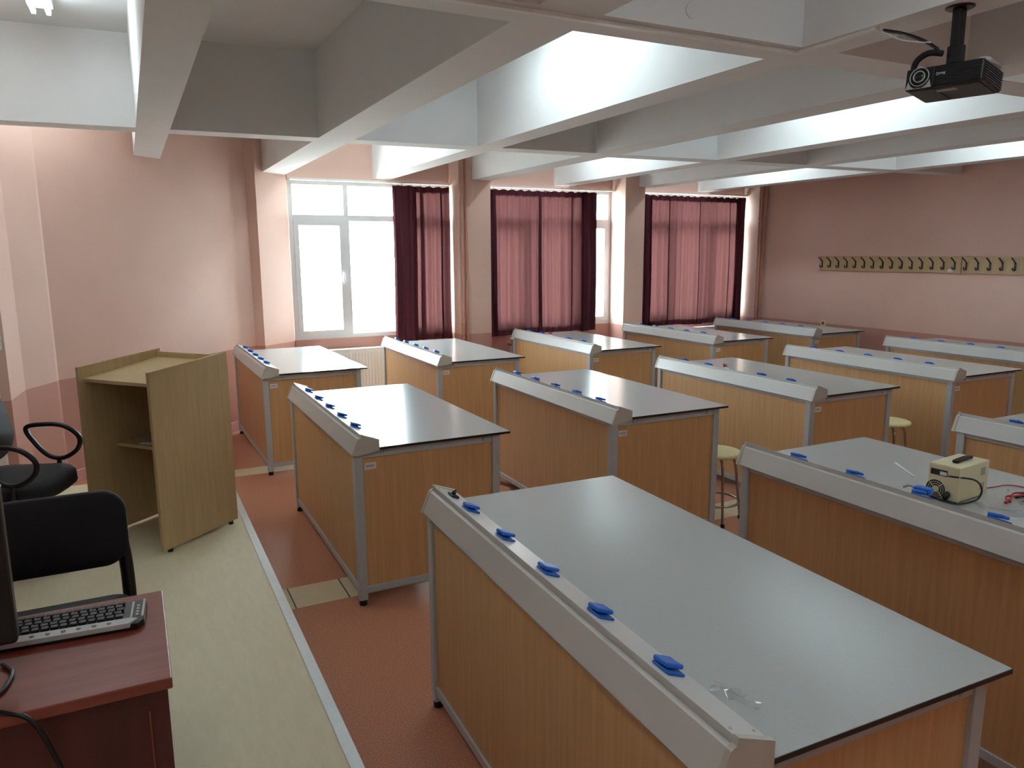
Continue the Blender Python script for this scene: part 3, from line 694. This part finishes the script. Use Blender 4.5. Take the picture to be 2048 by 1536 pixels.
# lettering, upside down because the projector hangs from the ceiling
cu = bpy.data.curves.new('logo', 'FONT'); cu.body = 'BenQ'; cu.size = .012; cu.extrude = .0006; cu.align_x = 'CENTER'; cu.align_y = 'CENTER'
to = bpy.data.objects.new('logo_text', cu); COL.objects.link(to); bpy.context.view_layer.update()
lm = bpy.data.meshes.new_from_object(to.evaluated_get(bpy.context.evaluated_depsgraph_get())); bpy.data.objects.remove(to)
lm.materials.clear(); lm.materials.append(M_label)
lo = bpy.data.objects.new('logo', lm); COL.objects.link(lo); lo.parent = pj
lo.matrix_local = Matrix.Translation((-hx-.0012, .008, .006)) @ Matrix(((0, 0, -1, 0), (1, 0, 0, 0), (0, -1, 0, 0), (0, 0, 0, 1)))
pmt = tag(empty('projector_mount', (1.64, .862, ZB)), 'black pole mount holding the projector from the ceiling beam', 'mount')
MB().lathe([(.039, -.007), (.044, -.004), (.044, 0)], 32).build('ceiling_plate', M_black, pmt)
MB().box((-.016, -.016, -.165), (.016, .016, -.006), .004).build('pole', M_black, pmt)
MB().box((-.018, -.022, -.178), (.018, .022, -.120), .004).build('pole_bracket', M_black, pmt)
MB().box((-.012, -.016, -.205), (.012, .016, -.172), .003).build('swivel', M_dark, pmt)
hs = MB(); pts = bez([(1.605, 1.118, 2.486), (1.60, 1.03, 2.452), (1.595, .95, 2.410), (1.60, .90, 2.372)], 6); hs.tube(pts, .006, 8)
tag(hs.build('projector_cable', M_black), 'black cable from the ceiling trunking to the projector pole', 'cable')
hs = MB(); hs.tube(bez([(1.603, .884, 2.356), (1.592, .925, 2.365), (1.585, .958, 2.350), (1.585, .972, 2.325), (1.59, .966, 2.306)], 8), .010, 10)
tag(hs.build('corrugated_hose', M_rubber), 'thick black corrugated hose looping onto the projector top', 'hose')
hs = MB(); hs.tube(bez([(1.604, 1.122, 2.484), (1.598, 1.05, 2.440), (1.592, .985, 2.415), (1.592, .92, 2.398)], 6), .003, 6)
tag(hs.build('white_wire', M_label), 'thin white wire sagging below the projector cable', 'wire')

# ------------------------------------------------------------------ things on the benches
# black plug on the near bench
p_ = on_bench('A', .070, 1.517, .0535)
bp2 = tag(empty('power_plug', p_, rot=(0, TOPANG, -.03)), 'black plug standing on the trunking of the foreground bench', 'plug')
MB().box((-.014, -.026, 0), (.014, .022, .007), .002).build('plug_base', M_black, bp2); MB().tube([(0, 0, .006), (.002, .004, .016), (.006, .012, .022)], [.009, .007, .004], 10).build('plug_stem', M_black, bp2)
# clear wrapper on the near bench
def film(name, pts, label, k, seed):
    rnd = random.Random(seed); g = []
    for i in range(8):
        row = []
        for j in range(8):
            a, b = i/7, j/7
            q = (Vector(pts[0])*(1-a)+Vector(pts[1])*a)*(1-b)+(Vector(pts[3])*(1-a)+Vector(pts[2])*a)*b
            row.append((q.x+rnd.uniform(-.004, .004), q.y+rnd.uniform(-.004, .004), k+rnd.uniform(.001, .014)))
        g.append(row)
    mb = MB(); mb.keep = True; mb.sheet(g, False); o = mb.build(name, M_film); tag(o, label, 'wrapper'); return o
w0 = on_bench('A', .150, .215); w1 = on_bench('A', .185, .115); w2 = on_bench('A', .225, .135); w3 = on_bench('A', .185, .235)
film('plastic_wrapper', (w0.to_2d().to_3d(), w1.to_2d().to_3d(), w2.to_2d().to_3d(), w3.to_2d().to_3d()), 'small clear plastic wrapper on the foreground bench', BH, 3)
film('plastic_bag', ((1.80, .745, 0), (1.74, .58, 0), (1.90, .49, 0), (1.90, .65, 0)), 'clear plastic bag lying in front of the power supply', BH, 5)
# power supply
ps = tag(empty('power_supply', (1.851, .841, BH), .111), 'cream bench power supply with rear fan grille', 'power supply')
PX, PY, PZ = .105, .0565, .136
MB().box((-PX, -PY, .006), (PX, PY, PZ), .0025).build('case', M_psu, ps)
MB().box((-PX-.002, -PY+.001, .008), (-PX+.001, PY-.001, PZ-.003), .001).build('rear_plate', M_psu, ps)
FM = Matrix.Translation((-PX-.002, .0255, .040)) @ Matrix.Rotation(-PI/2, 4, 'Y')
MB().lathe([(.036, 0), (.036, .0006)], 32, FM).build('fan_opening', M_core, ps)
fg = MB()
for r_q in (.012, .020, .028, .036): fg.tube([FM @ Vector((r_q*math.cos(2*PI*k/28), r_q*math.sin(2*PI*k/28), .0015)) for k in range(28)], .0011, 6, closed=True)
for k in range(4): a = PI/4+k*PI/2; fg.tube([FM @ Vector((.01*math.cos(a), .01*math.sin(a), .0015)), FM @ Vector((.036*math.cos(a), .036*math.sin(a), .0015))], .0012, 6)
fg.build('fan_guard', M_psu, ps)
MB().lathe([(.010, 0), (.010, .002)], 20, FM).build('fan_hub', M_psu, ps)
MB().box((-PX-.0035, -.012, .094), (-PX-.001, .048, .116)).build('terminal_plate', M_core, ps)
MB().box((-PX-.0042, -.010, .097), (-PX-.003, .014, .110)).build('voltage_label', M_label, ps)
MB().tube([(-PX-.001, -.018, .030), (-PX-.028, -.024, .026)], .0115, 14).build('fuse_holder', M_black, ps)
MB().tube(bez([(-PX-.002, -.016, .098), (-PX-.016, -.040, .104), (-.05, -.080, .090), (.0, -.085, .05), (.0, -.078, .012), (-.045, -.074, .005), (-PX-.02, -.060, .008), (-PX-.032, -.02, .010), (-PX-.030, .03, .015), (-PX-.034, .055, .030)], 7), .0034, 8).build('mains_cable', M_black, ps)
for x in (-.085, .085):
    for y in (-.042, .042): MB().lathe([(.008, 0), (.008, .006)], 12, Matrix.Translation((x, y, 0))).build('rubber_foot', M_rubber, ps)
MB().lathe([(.007, 0), (.008, .008), (.006, .012)], 14, Matrix.Translation((PX-.02, PY, .05)) @ Matrix.Rotation(-PI/2, 4, 'X')).build('red_terminal', M_redp, ps)
for z0, z1 in ((.085, .115), (.03, .055)):
    vs = MB()
    for k in range(5): vs.box((.045+k*.007, -PY-.0008, z0), (.048+k*.007, -PY+.001, z1))
    vs.build('side_vent', M_grey, ps)
rm = tag(empty('remote_control', (1.862, .838, BH+PZ), .111+.05), 'black slim remote control on top of the power supply', 'remote')
MB().box((-.062, -.012, 0), (.062, .012, .012), .005).build('body', M_black, rm)
bt = MB()
for k in range(6):
    for q in (-1, 1): bt.box((-.045+k*.013, q*.005-.0025, .0115), (-.038+k*.013, q*.005+.0025, .0135))
bt.build('buttons', M_key, rm)
# blue plug in the trunking socket beside the power supply
q = on_bench('D', .085, .80, .062)
bpg = tag(empty('blue_plug', q, .2), 'blue mains plug and adaptor in the trunking beside the power supply', 'plug')
MB().box((-.018, -.03, 0), (.018, .03, .022), .006).build('plug_body', M_blue, bpg); MB().tube(bez([(0, .028, .012), (-.003, .05, .016), (-.012, .065, .008)], 5), .004, 8).build('plug_cable', M_grey, bpg)
rod = MB(); rod.tube([(1.925, 1.07, BH+.004), (1.98, 1.15, BH+.004), (2.036, 1.235, BH+.004)], .003, 8); tag(rod.build('thin_rod', M_label), 'thin white rod lying behind the power supply', 'rod')
# red test leads
wr = MB(); wr.tube(bez([(1.945, .865, BH+.02), (1.99, .845, BH+.006), (2.07, .832, BH+.004), (2.13, .826, BH+.004), (2.16, .800, BH+.004), (2.17, .74, BH+.004)], 6), .0022, 6)
tag(wr.build('red_wire', M_red), 'thin red wire running from the power supply across the bench', 'wire')
tl = tag(empty('test_leads', (2.00, .70, BH)), 'bundle of red test leads with crocodile clips at the right photo edge', 'test leads')
for i, pts in enumerate(([(-.065, .004, .004), (-.03, .028, .012), (.03, .012, .010), (.09, .0, .006), (.12, -.05, .004)], [(-.06, -.004, .004), (-.02, .012, .014), (.04, -.008, .016), (.10, -.02, .006)], [(-.02, .02, .01), (.02, .03, .016), (.07, .022, .012), (.11, .03, .005)])):
    MB().tube(bez(pts, 6), .003, 6).build('lead', M_red, tl)
for x, y, a in ((-.07, .002, .3), (.03, .018, .1), (.065, .022, .6)):
    MB().box((-.022, -.005, 0), (.022, .005, .009), .002, Matrix.Translation((x, y, .002)) @ Matrix.Rotation(a, 4, 'Z')).build('clip', M_red if x < 0 else M_black, tl)
for x, y, a in ((-.03, -.022, .9), (.0, -.018, 0)):
    MB().box((-.014, -.003, 0), (.014, .003, .005), .001, Matrix.Translation((x, y, .0)) @ Matrix.Rotation(a, 4, 'Z')).build('metal_clip', M_chrome, tl)
sc_ = MB(); sc_.lathe([(.004, 0), (.004, .004), (.002, .005), (.002, .010)], 10, Matrix.Translation((2.086, .789, BH))); tag(sc_.build('small_screw', M_silver), 'tiny loose screw beside the red wire', 'screw')
